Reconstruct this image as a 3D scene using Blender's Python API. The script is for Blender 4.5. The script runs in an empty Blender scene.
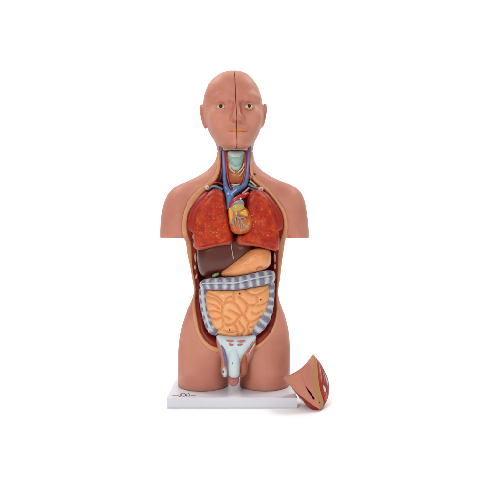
import bpy, math, random
import numpy as np

random.seed(4); np.random.seed(4)
SC = bpy.context.scene
COL = SC.collection

# ------------------------------------------------------------------ camera frame
D, F, CX, CY, CZ = 1.45, 580.0, 250.0, 232.0, 0.4075      # distance to the y = 0 plane, focal (px), axis, eye height

def W(px, py, y):
    k = (D + y) / F
    return np.array([(px - CX) * k, y, CZ - (py - CY) * k])

def P(x, z, yref):
    k = F / (D + yref)
    return CX + x * k, CY - (z - CZ) * k

def lerp_tab(v, xs, ys):
    return np.interp(v, xs, ys)

def ss(v, a, b):
    t = np.clip((v - a) / (b - a), 0, 1)
    return t * t * (3 - 2 * t)

def smax(a, b, k):
    if k <= 0: return np.maximum(a, b)
    h = np.maximum(k - np.abs(a - b), 0) / k
    return np.maximum(a, b) + h * h * k * 0.25

def smin(a, b, k):
    return -smax(-a, -b, k)

def chaikin(pts, n=2, closed=True):
    p = np.asarray(pts, float)
    for _ in range(n):
        if closed:
            q = np.roll(p, -1, 0)
            p = np.stack([p * .75 + q * .25, p * .25 + q * .75], 1).reshape(-1, 2)
        else:
            a, b = p[:-1], p[1:]
            m = np.stack([a * .75 + b * .25, a * .25 + b * .75], 1).reshape(-1, p.shape[1])
            p = np.concatenate([p[:1], m, p[-1:]])
    return p

def sdpoly(px, py, poly, want_near=False):
    """signed distance, positive inside"""
    sh = px.shape; x = px.ravel(); y = py.ravel()
    best = np.full(x.shape, 1e18); ins = np.zeros(x.shape, bool)
    nx = np.zeros(x.shape); ny = np.zeros(x.shape)
    n = len(poly)
    for i in range(n):
        ax, ay = poly[i]; bx, by = poly[(i + 1) % n]
        ex, ey = bx - ax, by - ay
        L = ex * ex + ey * ey + 1e-12
        t = np.clip(((x - ax) * ex + (y - ay) * ey) / L, 0, 1)
        qx, qy = ax + t * ex, ay + t * ey
        d = (x - qx) ** 2 + (y - qy) ** 2
        m = d < best
        best = np.where(m, d, best)
        if want_near:
            nx = np.where(m, qx, nx); ny = np.where(m, qy, ny)
        if (ay > by) != (ay < by) or ay != by:
            c = ((ay > y) != (by > y))
            if c.any():
                xi = (bx - ax) * (y - ay) / (by - ay + 1e-15) + ax
                ins ^= c & (x < xi)
    d = np.sqrt(best) * np.where(ins, 1, -1)
    if want_near: return d.reshape(sh), nx.reshape(sh), ny.reshape(sh)
    return d.reshape(sh)

def sdline(px, py, pts):
    sh = px.shape; x = px.ravel(); y = py.ravel(); best = np.full(x.shape, 1e18)
    for (ax, ay), (bx, by) in zip(pts[:-1], pts[1:]):
        ex, ey = bx - ax, by - ay
        t = np.clip(((x - ax) * ex + (y - ay) * ey) / (ex * ex + ey * ey + 1e-12), 0, 1)
        best = np.minimum(best, (x - ax - t * ex) ** 2 + (y - ay - t * ey) ** 2)
    return np.sqrt(best).reshape(sh)

class Puff:
    """smooth inflation of an outline: solves lap(u) = -1 inside it"""
    def __init__(s, poly, cells=110):
        lo, hi = poly.min(0), poly.max(0)
        s.r = float((hi - lo).max()) / cells
        s.x0, s.y0 = lo - 4 * s.r
        n = np.ceil((hi - lo) / s.r).astype(int) + 9
        gx = s.x0 + np.arange(n[0]) * s.r; gy = s.y0 + np.arange(n[1]) * s.r
        X, Y = np.meshgrid(gx, gy, indexing='ij')
        d = sdpoly(X, Y, poly); m = d > 0
        u = np.zeros(X.shape); N = max(n)
        om = 2 / (1 + math.sin(math.pi / N))
        I, J = np.indices(X.shape); chk = [(m & ((I + J) % 2 == c)) for c in (0, 1)]
        for c in chk: c[0] = c[-1] = False; c[:, 0] = c[:, -1] = False
        h2 = s.r * s.r
        for _ in range(int(2.5 * N)):
            for c in chk:
                av = np.zeros_like(u)
                av[1:-1, 1:-1] = (u[2:, 1:-1] + u[:-2, 1:-1] + u[1:-1, 2:] + u[1:-1, :-2] + h2) * .25
                u = np.where(c, u + om * (av - u), u)
        ok = d > 1.2 * s.r
        w = np.where(ok, u / np.maximum(d, 1e-6), 0); k = ok.astype(float)
        mean = w[ok].mean()
        for _ in range(14):
            ws = np.zeros_like(w); ks = np.zeros_like(w)
            for dx in (-1, 0, 1):
                for dy in (-1, 0, 1):
                    ws += np.roll(np.roll(w * k, dx, 0), dy, 1); ks += np.roll(np.roll(k, dx, 0), dy, 1)
            f = (k == 0) & (ks > 0)
            w = np.where(f, ws / np.maximum(ks, 1e-9), w); k = np.where(f, 1, k)
        w = np.where(k > 0, w, mean)
        for _ in range(2):
            p = np.pad(w, 1, mode='edge')
            w = (p[1:-1, 1:-1] * 4 + p[2:, 1:-1] + p[:-2, 1:-1] + p[1:-1, 2:] + p[1:-1, :-2]) / 8
        s.w = w; s.poly = poly; s.umax = float(u.max())
    def u(s, px, py, d=None):
        if d is None: d = sdpoly(px, py, s.poly)
        fx = np.clip((px - s.x0) / s.r, 0, s.w.shape[0] - 1.001); fy = np.clip((py - s.y0) / s.r, 0, s.w.shape[1] - 1.001)
        i = fx.astype(int); j = fy.astype(int); a = fx - i; b = fy - j
        w = (s.w[i, j] * (1 - a) + s.w[i + 1, j] * a) * (1 - b) + (s.w[i, j + 1] * (1 - a) + s.w[i + 1, j + 1] * a) * b
        return d * w

# ------------------------------------------------------------------ meshes
def mesh_np(name, V, Fc, mat, parent=None, smooth=True, attrs=None):
    V = np.asarray(V, np.float32); Fc = np.asarray(Fc, np.int32); k = Fc.shape[1]
    me = bpy.data.meshes.new(name)
    me.vertices.add(len(V)); me.vertices.foreach_set('co', V.ravel())
    me.loops.add(Fc.size); me.loops.foreach_set('vertex_index', Fc.ravel())
    me.polygons.add(len(Fc))
    me.polygons.foreach_set('loop_start', np.arange(0, Fc.size, k, dtype=np.int32))
    me.polygons.foreach_set('loop_total', np.full(len(Fc), k, np.int32))
    me.polygons.foreach_set('use_smooth', np.full(len(Fc), smooth, bool))
    if attrs:
        for an, av in attrs.items():
            a = me.attributes.new(an, 'FLOAT', 'POINT'); a.data.foreach_set('value', np.asarray(av, np.float32))
    me.update(calc_edges=True); me.validate()
    me.materials.append(mat)
    o = bpy.data.objects.new(name, me); COL.objects.link(o)
    if parent is not None: o.parent = parent
    return o

EDG = [(a, b) for a in range(8) for b in range(a + 1, 8) if bin(a ^ b).count('1') == 1]
def surfnet(Fd, org, h):
    ins = Fd < 0
    c = np.zeros(tuple(n - 1 for n in Fd.shape), np.uint8)
    sl = (slice(None, -1), slice(1, None))
    for k in range(8):
        c += ins[sl[k & 1], sl[(k >> 1) & 1], sl[(k >> 2) & 1]]
    act = (c > 0) & (c < 8)
    I, J, K = np.nonzero(act); n = len(I)
    if n == 0: return np.zeros((0, 3)), np.zeros((0, 4), int)
    vals = np.stack([Fd[I + (k & 1), J + ((k >> 1) & 1), K + ((k >> 2) & 1)] for k in range(8)], 1)
    acc = np.zeros((n, 3)); cnt = np.zeros(n)
    cor = np.array([[k & 1, (k >> 1) & 1, (k >> 2) & 1] for k in range(8)], float)
    for a, b in EDG:
        va, vb = vals[:, a], vals[:, b]; m = (va < 0) != (vb < 0)
        t = np.where(m, va / np.where(m, va - vb, 1), 0)
        acc += np.where(m[:, None], cor[a] + (cor[b] - cor[a]) * t[:, None], 0); cnt += m
    V = (np.stack([I, J, K], 1) + acc / cnt[:, None]) * h + np.asarray(org)
    idx = np.full(act.shape, -1, np.int32); idx[I, J, K] = np.arange(n)
    quads = []
    for ax in range(3):
        u, v = (ax + 1) % 3, (ax + 2) % 3
        s0 = [slice(None)] * 3; s1 = [slice(None)] * 3; s0[ax] = slice(None, -1); s1[ax] = slice(1, None)
        A = ins[tuple(s0)]; B = ins[tuple(s1)]
        E = np.argwhere(A != B)
        E = E[(E[:, u] > 0) & (E[:, v] > 0) & (E[:, u] < act.shape[u]) & (E[:, v] < act.shape[v])]
        if not len(E): continue
        def g(du, dv):
            q = E.copy(); q[:, u] -= du; q[:, v] -= dv
            return idx[q[:, 0], q[:, 1], q[:, 2]]
        Q = np.stack([g(1, 1), g(0, 1), g(0, 0), g(1, 0)], 1)
        fl = ~A[E[:, 0], E[:, 1], E[:, 2]]
        Q[fl] = Q[fl][:, ::-1]
        quads.append(Q)
    Q = np.concatenate(quads); Q = Q[(Q >= 0).all(1)]
    return V, Q

def relax(V, Q, it=1, lam=.5):
    for _ in range(it):
        acc = np.zeros_like(V); cnt = np.zeros(len(V))
        for a, b in ((0, 1), (1, 2), (2, 3), (3, 0)):
            for p, q in ((a, b), (b, a)):
                for k in range(3): acc[:, k] += np.bincount(Q[:, p], V[Q[:, q], k], len(V))
                cnt += np.bincount(Q[:, p], minlength=len(V))
        V = V + lam * (acc / np.maximum(cnt, 1)[:, None] - V)
    return V

class Grid:
    def __init__(s, x, y, z, h):
        s.h = h; s.x = np.arange(x[0], x[1] + h, h); s.y = np.arange(y[0], y[1] + h, h); s.z = np.arange(z[0], z[1] + h, h)
        s.org = (s.x[0], s.y[0], s.z[0])
        s.X2, s.Z2 = np.meshgrid(s.x, s.z, indexing='ij')
        s.Y = s.y[None, :, None]
        s.X = s.x[:, None, None]; s.Z = s.z[None, None, :]
    def up(s, a): return a[:, None, :]
    def build(s, name, Fd, mat, parent, it=1, attrs=None):
        V, Q = surfnet(np.broadcast_to(Fd, (len(s.x), len(s.y), len(s.z))), s.org, s.h)
        V = relax(V, Q, it)
        at = attrs(V) if attrs else None
        return mesh_np(name, V, Q, mat, parent, attrs=at)

def polygrid(poly, yref, y0, y1, h, pad=.004):
    k = (D + yref) / F
    lo, hi = poly.min(0), poly.max(0)
    return Grid(((lo[0] - CX) * k - pad, (hi[0] - CX) * k + pad), (y0 - pad, y1 + pad),
                (CZ - (hi[1] - CY) * k - pad, CZ - (lo[1] - CY) * k + pad), h)

def puffy(name, pts, yref, yc, H, mat, parent, h=.0012, flat=1.0, det=None, cut=None, it=1, n=2, back=None, cells=90, attrs=None):
    poly = chaikin(pts, n); pf = Puff(poly, cells)
    g = polygrid(poly, yref, yc - H * 1.35, yc + (back or H) * 1.1, h)
    px, py = P(g.X2, g.Z2, yref); d = sdpoly(px, py, poly)
    q = pf.u(px, py, d) / pf.umax
    if flat > 1: q = np.where(q > 0, 1 - (1 - np.clip(q, 0, 1)) ** flat, q * flat)
    if det is not None:
        dd = det(px, py, d)                      # extra front relief in metres
        hf = np.where(q > 0, np.sqrt(np.maximum(q, 0)), 0) * H
        q = np.where(q > 0, ((hf + dd * np.clip(d / 1.5, 0, 1)) / H) ** 2, q)
    yy = (g.Y - yc)
    Hn = np.where(yy < 0, H, back or H)
    Fd = ((yy / Hn) ** 2 - g.up(q)) * H * .5
    if cut is not None: Fd = cut(Fd, g)
    return g.build(name, Fd, mat, parent, it, attrs)

def relief(name, pts, yref, yf, yb, mat, parent, h=.0012, rnd=.003, it=1, n=2, extra=None):
    poly = chaikin(pts, n)
    k = (D + yref) / F
    lo, hi = poly.min(0), poly.max(0)
    g0 = Grid(((lo[0] - CX) * k - .004, (hi[0] - CX) * k + .004), (0, 0), (CZ - (hi[1] - CY) * k - .004, CZ - (lo[1] - CY) * k + .004), h)
    px, py = P(g0.X2, g0.Z2, yref); d = sdpoly(px, py, poly)
    a = yf(px, py, d) if callable(yf) else np.full(d.shape, yf)
    b = yb(px, py, d) if callable(yb) else np.full(d.shape, yb)
    m = d > -1
    g = polygrid(poly, yref, a[m].min(), b[m].max(), h)
    a, b, d = (v[:len(g.x), :len(g.z)] for v in (a, b, d))
    Fd = smax(smax(g.up(-d * k), g.up(a) - g.Y, rnd), g.Y - g.up(b), rnd)
    if extra is not None: Fd = extra(Fd, g)
    return g.build(name, Fd, mat, parent, it)

def catmull(pts, per=6):
    p = np.asarray(pts, float); q = np.concatenate([2 * p[:1] - p[1:2], p, 2 * p[-1:] - p[-2:-1]])
    out = []
    for i in range(len(p) - 1):
        a, b, c, d = q[i:i + 4]
        for t in np.linspace(0, 1, per, endpoint=False):
            out.append(.5 * (2 * b + (c - a) * t + (2 * a - 5 * b + 4 * c - d) * t * t + (3 * b - a - 3 * c + d) * t ** 3))
    out.append(p[-1]); return np.array(out)

def tube_geo(pts, rad, n=14, per=6, squash=1.0, mod=None):
    """pts: (px,py,y) list, rad in px (one number or one each); squash scales the radius along y"""
    rad = [rad] * len(pts) if np.isscalar(rad) else rad
    c = catmull([list(W(*p)) + [r * (D + p[2]) / F] for p, r in zip(pts, rad)], per)
    C, R = c[:, :3], c[:, 3]
    T = np.gradient(C, axis=0); T /= np.linalg.norm(T, axis=1)[:, None]
    s = np.concatenate([[0], np.cumsum(np.linalg.norm(np.diff(C, axis=0), axis=1))])
    V, A, Th = [], [], []
    for i in range(len(C)):
        Y = np.array([0, -1., 0]); Y = Y - T[i] * (Y @ T[i])
        if np.linalg.norm(Y) < .15: Y = np.array([0, 0, 1.]) - T[i] * T[i][2]
        Y /= np.linalg.norm(Y); N = np.cross(T[i], Y)
        r = R[i] * (mod(s[i]) if mod else 1)
        for k in range(n):
            a = 2 * math.pi * k / n
            V.append(C[i] + r * (math.cos(a) * Y * squash + math.sin(a) * N)); A.append(s[i]); Th.append(math.cos(a))
    Q = []
    m = len(C)
    for i in range(m - 1):
        for k in range(n):
            k2 = (k + 1) % n
            Q.append((i * n + k, i * n + k2, (i + 1) * n + k2, (i + 1) * n + k))
    # round caps
    for e, i in ((-1, 0), (1, m - 1)):
        prev = i * n
        for st in (.5, .85, 1.0):
            base = len(V)
            rr = math.sqrt(max(0, 1 - st * st)) if st < 1 else .02
            for k in range(n):
                p = V[i * n + k]
                V.append(C[i] + (p - C[i]) * rr + T[i] * e * R[i] * .75 * st); A.append(s[i]); Th.append(Th[i * n + k])
            for k in range(n):
                k2 = (k + 1) % n
                q = (prev + k, prev + k2, base + k2, base + k)
                Q.append(q if e > 0 else q[::-1])
            prev = base
    Q = np.array(Q)[:, ::-1]
    return np.array(V), Q, np.array(A), np.array(Th)

def tube(name, paths, mat, parent, **kw):
    """paths: list of (pts, rad); one thing of a single material"""
    Vs, Qs, As, Ts, o = [], [], [], [], 0
    for pts, rad in paths:
        V, Q, A, Th = tube_geo(pts, rad, **kw)
        Vs.append(V); Qs.append(Q + o); As.append(A); Ts.append(Th); o += len(V)
    return mesh_np(name, np.concatenate(Vs), np.concatenate(Qs), mat, parent,
                   attrs={'along': np.concatenate(As), 'facing': np.concatenate(Ts)})

def blob(name, px, py, y, rx, ry, rz, mat, parent, rot=0, nu=24, nv=14):
    """ellipsoid, radii in metres (x, y, z), turned by rot in the picture plane"""
    c = W(px, py, y); V = []; Q = []
    for j in range(nv + 1):
        t = math.pi * j / nv
        for i in range(nu):
            a = 2 * math.pi * i / nu
            r = max(math.sin(t), .003)
            x, yy, z = rx * r * math.cos(a), ry * r * math.sin(a), rz * math.cos(t)
            V.append((c[0] + x * math.cos(rot) - z * math.sin(rot), c[1] + yy, c[2] + x * math.sin(rot) + z * math.cos(rot)))
    for j in range(nv):
        for i in range(nu):
            i2 = (i + 1) % nu
            Q.append((j * nu + i, (j + 1) * nu + i, (j + 1) * nu + i2, j * nu + i2))
    return mesh_np(name, V, Q, mat, parent)

# ------------------------------------------------------------------ materials
ALB = .82
def mat(name, col, rough=.45, var=None, vscale=60, bump=0, bscale=200, spec=.32, coat=0, sss=0, detail=4, patches=None, cr=.15):
    col = tuple(c * ALB for c in col); var = None if var is None else tuple(c * ALB for c in var)
    patches = [(tuple(c * ALB for c in q[0]), *q[1:]) for q in (patches or [])]
    m = bpy.data.materials.new(name); m.use_nodes = True
    nt = m.node_tree; b = nt.nodes['Principled BSDF']
    b.inputs['Roughness'].default_value = rough
    b.inputs['Specular IOR Level'].default_value = spec
    b.inputs['Coat Weight'].default_value = coat; b.inputs['Coat Roughness'].default_value = cr
    if sss:
        b.inputs['Subsurface Weight'].default_value = sss; b.inputs['Subsurface Radius'].default_value = (.004, .0015, .001)
        b.inputs['Subsurface Scale'].default_value = 1
    b.inputs['Base Color'].default_value = (*col, 1)
    tc = nt.nodes.new('ShaderNodeTexCoord')
    out = None
    if var is not None:
        nz = nt.nodes.new('ShaderNodeTexNoise'); nz.inputs['Scale'].default_value = vscale; nz.inputs['Detail'].default_value = detail
        nz.inputs['Roughness'].default_value = .62
        nt.links.new(tc.outputs['Object'], nz.inputs['Vector'])
        r = nt.nodes.new('ShaderNodeValToRGB')
        r.color_ramp.elements[0].position = .34; r.color_ramp.elements[0].color = (*col, 1)
        r.color_ramp.elements[1].position = .68; r.color_ramp.elements[1].color = (*var, 1)
        nt.links.new(nz.outputs['Fac'], r.inputs['Fac']); out = r.outputs['Color']
    for (pc, ps, lo, hi, amt) in (patches or []):
        nz = nt.nodes.new('ShaderNodeTexNoise'); nz.inputs['Scale'].default_value = ps; nz.inputs['Detail'].default_value = 5
        mp = nt.nodes.new('ShaderNodeVectorMath'); mp.operation = 'ADD'; mp.inputs[1].default_value = (ps, 2.3, pc[0] * 9)
        nt.links.new(tc.outputs['Object'], mp.inputs[0]); nt.links.new(mp.outputs[0], nz.inputs['Vector'])
        mr = nt.nodes.new('ShaderNodeMapRange'); mr.inputs[1].default_value = lo; mr.inputs[2].default_value = hi
        mr.inputs[4].default_value = amt
        nt.links.new(nz.outputs['Fac'], mr.inputs[0])
        mx = nt.nodes.new('ShaderNodeMix'); mx.data_type = 'RGBA'
        nt.links.new(mr.outputs[0], mx.inputs[0])
        if out is None: mx.inputs[6].default_value = (*col, 1)
        else: nt.links.new(out, mx.inputs[6])
        mx.inputs[7].default_value = (*pc, 1); out = mx.outputs[2]
    if out is not None: nt.links.new(out, b.inputs['Base Color'])
    if bump:
        nz = nt.nodes.new('ShaderNodeTexNoise'); nz.inputs['Scale'].default_value = bscale; nz.inputs['Detail'].default_value = 4
        nt.links.new(tc.outputs['Object'], nz.inputs['Vector'])
        bp = nt.nodes.new('ShaderNodeBump'); bp.inputs['Strength'].default_value = bump; bp.inputs['Distance'].default_value = .002
        nt.links.new(nz.outputs['Fac'], bp.inputs['Height']); nt.links.new(bp.outputs[0], b.inputs['Normal'])
    return m

SKIN = mat('skin_vinyl', (.64, .258, .178), .47, (.69, .295, .20), 14, .03, 350, spec=.22, sss=0,
           patches=[((.585, .20, .14), 9, .44, .66, .8), ((.66, .29, .195), 22, .52, .74, .4)])
FAT = mat('fat_cream', (.76, .38, .18), .5, (.74, .31, .14), 55, .08, 160)
TAN = mat('fat_tan', (.50, .27, .10), .5, (.55, .25, .10), 55, .08, 160)
MUSC = mat('muscle_red', (.25, .018, .013), .42, (.36, .036, .022), 80, .2, 220, spec=.2, coat=.04)
RIB = mat('rib_bone', (.78, .50, .42), .4, (.72, .38, .30), 120)
LUNG = mat('lung_red', (.40, .010, .003), .42, (.60, .062, .009), 62, .9, 150, spec=.16, coat=.10, detail=9, cr=.12,
           patches=[((.66, .17, .04), 120, .58, .70, .6), ((.17, .008, .008), 90, .58, .72, .7), ((.66, .33, .13), 60, .64, .76, .5), ((.36, .014, .010), 34, .48, .66, .6)])
PLEU = mat('lung_back_red', (.44, .020, .014), .45, (.42, .028, .018), 60, .15, 160, spec=.2, coat=.05)
LRIM = mat('lung_base_pink', (.46, .06, .04), .45, (.52, .10, .06), 80)
LIVER = mat('liver_brown', (.105, .020, .010), .32, (.12, .024, .012), 25, .05, 160, spec=.4, coat=.15)
STOM = mat('stomach_peach', (.86, .33, .115), .36, (.88, .38, .15), 35, .06, 150, coat=.2,
           patches=[((.66, .20, .08), 40, .56, .75, .45)])
GUT = mat('intestine_peach', (.96, .42, .16), .38, (.98, .47, .20), 40, .06, 160, coat=.2,
          patches=[((.86, .28, .11), 30, .6, .78, .45)])
GREEN = mat('gallbladder_green', (.15, .26, .09), .3, (.22, .34, .12), 80, coat=.3)
WHITE = mat('fascia_white', (.72, .80, .82), .4, (.62, .76, .82), 60, .06, 200)
TAEN = mat('taenia_white', (.66, .70, .73), .42, (.42, .47, .54), 130, .15, 200)
LIG = mat('ligament_white', (.50, .42, .38), .35)
MINT = mat('cartilage_mint', (.44, .62, .54), .4, (.58, .70, .63), 70)
TEAL = mat('cartilage_teal', (.36, .56, .48), .4, (.22, .42, .36), 110, .15, 200)
BLUE = mat('vein_blue', (.085, .20, .46), .33, (.12, .26, .52), 60, coat=.25)
VIOL = mat('vein_violet', (.22, .24, .46), .35, (.15, .20, .46), 70, coat=.2)
RED = mat('artery_red', (.50, .014, .016), .3, (.55, .02, .02), 60, coat=.3)
DRED = mat('artery_dark_red', (.30, .012, .022), .35, (.38, .02, .03), 80, coat=.2)
NMUS = mat('neck_muscle_orange', (.50, .045, .02), .38, (.62, .14, .035), 70, .2, 160, coat=.15)
THYR = mat('thyroid_orange', (.56, .11, .03), .38, (.62, .24, .07), 90, .15, 200, coat=.15)
HEARTM = mat('heart_orange', (.62, .08, .02), .33, (.74, .24, .05), 85, .4, 150, coat=.3,
             patches=[((.50, .03, .02), 60, .5, .66, .8), ((.72, .40, .08), 75, .55, .68, .7)])
YEL = mat('heart_fat_yellow', (.74, .36, .035), .35, (.74, .46, .09), 110, .2, 220, coat=.25)
OLIVE = mat('heart_fat_olive', (.50, .38, .09), .38, (.60, .36, .06), 130, .2, 220, coat=.2)
GREYB = mat('pulmonary_grey_blue', (.20, .24, .27), .35, (.30, .33, .31), 90, coat=.25)
CORO = mat('coronary_grey', (.20, .24, .20), .35, (.52, .46, .34), 260, coat=.2)
PEG = mat('peg_cream', (.80, .60, .50), .35)
DARK = mat('dark_hole', (.03, .012, .01), .6)
EYEW = mat('eye_white', (.80, .72, .55), .2, coat=.4)
IRIS = mat('pupil_black', (.012, .006, .004), .4, spec=.3)
LIP = mat('lip_orange', (.72, .24, .085), .4, (.66, .24, .12), 60, spec=.2)
LIP2 = mat('lower_lip_peach', (.70, .27, .125), .4, spec=.25)
GLANS = mat('glans_pink', (.56, .20, .17), .38, (.50, .16, .14), 70)
SCRO = mat('scrotum_pink', (.62, .25, .175), .42, (.66, .31, .23), 60)
RBRN = mat('scrotum_redbrown', (.42, .10, .05), .42, (.50, .15, .08), 60)
PINKS = mat('muscle_stripe_pink', (.58, .13, .09), .4, (.62, .2, .14), 120)
PURP = mat('vessel_purple', (.10, .085, .19), .4, (.24, .24, .36), 180, .3, 260)
BOARD = mat('board_white', (.81, .80, .86), .35, spec=.3)
INK = mat('logo_ink', (.13, .11, .13), .6)
CREAM2 = mat('cream_bone', (.74, .55, .36), .4)

def colon_mat():
    m = mat('colon_grey', (.16, .155, .22), .38, coat=.15)
    nt = m.node_tree; b = nt.nodes['Principled BSDF']
    at = nt.nodes.new('ShaderNodeAttribute'); at.attribute_name = 'along'
    tc = nt.nodes.new('ShaderNodeTexCoord')
    nz = nt.nodes.new('ShaderNodeTexNoise'); nz.inputs['Scale'].default_value = 90; nz.inputs['Detail'].default_value = 3
    nt.links.new(tc.outputs['Object'], nz.inputs['Vector'])
    a1 = nt.nodes.new('ShaderNodeMath'); a1.operation = 'MULTIPLY_ADD'; a1.inputs[1].default_value = .010
    nt.links.new(nz.outputs['Fac'], a1.inputs[0]); nt.links.new(at.outputs['Fac'], a1.inputs[2])
    a2 = nt.nodes.new('ShaderNodeMath'); a2.operation = 'MULTIPLY'; a2.inputs[1].default_value = 2 * math.pi / .0195
    nt.links.new(a1.outputs[0], a2.inputs[0])
    sn = nt.nodes.new('ShaderNodeMath'); sn.operation = 'SINE'; nt.links.new(a2.outputs[0], sn.inputs[0])
    r = nt.nodes.new('ShaderNodeValToRGB'); mr = nt.nodes.new('ShaderNodeMapRange')
    mr.inputs[1].default_value = -1; nt.links.new(sn.outputs[0], mr.inputs[0]); nt.links.new(mr.outputs[0], r.inputs['Fac'])
    e = r.color_ramp.elements; e[0].position = .25; e[0].color = (.165, .165, .225, 1); e[1].position = .95; e[1].color = (.50, .49, .53, 1)
    x = e.new(.6); x.color = (.29, .29, .35, 1)
    nt.links.new(r.outputs['Color'], b.inputs['Base Color'])
    return m
COLON = colon_mat()

# ------------------------------------------------------------------ things
def thing(name, label, cat, loc):
    o = bpy.data.objects.new(name, None); COL.objects.link(o); o.location = loc
    o.empty_display_size = .02
    o['label'] = label; o['category'] = cat
    return o

THINGS = []
def root(name, label, cat):
    o = thing(name, label, cat, (0, 0, 0)); THINGS.append(o); return o

# ================================================================== TORSO
torso = root('anatomical_torso', 'flesh coloured armless torso shell opened from neck to groin, standing on the white board', 'anatomy torso')
TZ = .0245                                               # top of the board
TP = chaikin([(217, 138), (217, 150), (216.5, 157), (215, 161), (212.3, 164.8), (207.8, 169.8), (200.6, 174.6), (191, 179.4), (179, 184.2), (173, 187.8),
      (167, 194.4), (163.4, 202.2), (161.6, 210.6), (160.4, 219), (159.5, 238), (158.8, 262), (180, 262), (183.6, 246), (184.8, 239), (186, 247),
      (187, 253), (188, 258), (190.3, 268), (191.5, 276), (192.4, 281), (193.9, 289), (193.6, 294), (191.3, 301), (187.5, 309), (184.3, 317),
      (181.4, 326), (179.3, 337), (178.3, 347), (177.8, 357), (177.8, 370), (177.9, 385), (178, 412), (229, 412), (228.6, 386), (228, 375),
      (229.5, 362), (232, 352), (235, 347), (238, 352), (240, 362), (240.5, 375), (239, 386), (239, 412), (289, 412), (289.4, 376), (290, 365),
      (290.1, 350), (289.6, 340), (288.6, 330), (287, 323), (284.2, 313), (281.1, 305), (279.1, 299), (278.4, 293), (279, 286), (280.2, 280),
      (281.5, 268), (283, 257), (284.5, 248), (285.7, 241), (286.4, 237), (287.6, 246), (291, 262), (310, 262), (309.4, 240), (309, 231),
      (308.3, 222), (307.2, 213), (305.4, 201), (301.8, 192.6), (297, 187.8), (291, 184.2), (279, 180), (268.2, 174.6), (261, 169.8),
      (257.4, 165.6), (255, 161.5), (253.8, 157), (253.4, 150), (253.4, 138)], 2)
O1 = chaikin([(218.6, 140), (218.6, 152), (218.6, 165), (217.5, 173), (214, 179.5), (209, 182.5), (203, 188), (195.8, 194.5), (189.8, 202.2),
      (186.4, 212), (184.6, 222), (184.4, 232), (186, 240), (187, 248), (188.9, 258), (191.2, 268), (192.5, 276), (194, 285), (194.9, 291),
      (194.2, 297), (193.6, 303), (194, 309), (195.3, 317), (197, 325), (200, 331.5), (204, 338), (209, 342.5), (215, 345.5), (225, 348),
      (237, 349), (249, 347), (257.5, 343), (262.5, 339.8), (268.5, 334.3), (273.3, 327), (276, 319.5), (277.7, 312), (278, 305), (277.6, 299),
      (277.6, 292), (278.4, 285), (279.2, 279), (280.4, 270), (281.8, 260), (283.2, 250), (284.6, 240), (285.8, 232), (286, 224), (285, 216),
      (282.5, 209.5), (279, 204), (274.2, 197.4), (268, 190), (262, 184), (256, 180.5), (253, 176), (252, 168), (251.8, 160), (251.8, 140)], 2)
O2 = chaikin([(221.4, 136), (221.4, 160), (221, 172), (219, 179), (215, 184), (208, 190), (202, 196), (196.5, 203.5), (191.7, 211),
      (189, 219), (188.4, 228), (190.4, 236), (191.7, 243), (192.2, 250), (192.5, 260), (193.4, 270), (194.9, 279), (196.2, 286), (196.2, 292),
      (195.9, 300), (197.2, 310), (199.4, 319), (201, 327), (205.2, 334.5), (210, 338.7), (215.5, 341.7), (226, 344), (237, 345), (248, 343.7),
      (257, 340), (263.3, 335.7), (269.3, 329.5), (273, 322.5), (275, 316), (276.2, 308), (275.9, 300), (276, 292), (276.6, 284), (277.2, 277),
      (277.5, 268), (277.8, 258), (278.2, 248), (279.6, 240), (282.2, 231), (282.6, 221), (281, 213.5), (277.5, 206.5), (272.5, 199),
      (266, 192.5), (258, 186), (252.5, 181), (250, 175), (249.5, 166), (249.5, 136)], 2)
TPUFF = Puff(TP, 210)
YR = .01
def t_y0(py): return lerp_tab(py, [140, 165, 200, 260, 300, 345, 400], [.018, .02, .02, .02, .02, .015, .012])
def t_s(px, py):
    s = lerp_tab(py, [140, 165, 185, 215, 250, 300, 340, 370, 400], [1.0, .95, .66, .60, .66, .72, .85, 1.15, 1.2])
    a = ss(np.abs(px - 235), 38, 62) * ss(-py, -262, -240)
    return s * (1 + .55 * a)
def t_h2(px, py, d=None):                                # signed squared half thickness, metres^2
    k = (D + YR) / F
    return 2 * TPUFF.u(px, py, d) * (k * t_s(px, py)) ** 2
def t_front(px, py):
    return t_y0(py) - np.sqrt(np.maximum(t_h2(px, py), 0))

g = Grid((-.236, .156), (-.105, .135), (TZ - .006, .632), .0022)
px, py = P(g.X2, g.Z2, YR)
dT = sdpoly(px, py, TP)
h2 = t_h2(px, py, dT)
def bodyF(g, px, py, h2, off=0.0):
    y0 = t_y0(py); R = .06
    q = (g.Y - g.up(y0)) ** 2 - g.up(h2)
    Fd = q / (2 * R)
    if off: Fd = q / (2 * np.sqrt(np.maximum(g.up(h2), 0) + .012 ** 2)) + off
    return Fd
d1, n1x, n1y = sdpoly(px, py, O1, True)
# cut front: the height of the skin at the nearest point of the opening's outline
yO = t_front(n1x, n1y)
kY = (D + YR) / F
ZARM, ZNECK = W(0, 238.2, 0)[2], .6105
def torso_cut(Fd, g, arm=True):
    Fd = smax(Fd, TZ - g.Z, .003)
    Fd = smax(Fd, g.Z - ZNECK, .002)
    if arm:
        ax = np.abs(g.X - (235 - CX) * kY) - 49.3 * kY                    # arms only
        Fd = smax(Fd, np.minimum(np.minimum(ZARM - g.Z, ax), g.Z - W(0, 266, 0)[2]), .003)
    return Fd
B = bodyF(g, px, py, h2)
B = torso_cut(B, g)
cutd = yO + .010 + .062 * ss(d1, 3.5, 13)
open_ = np.maximum(g.up(-d1 * kY), g.Y - g.up(cutd))       # negative inside the opening
S = smax(B, -open_, .0012)
g.build('skin_shell', S, SKIN, torso, 2)
del S

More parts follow.
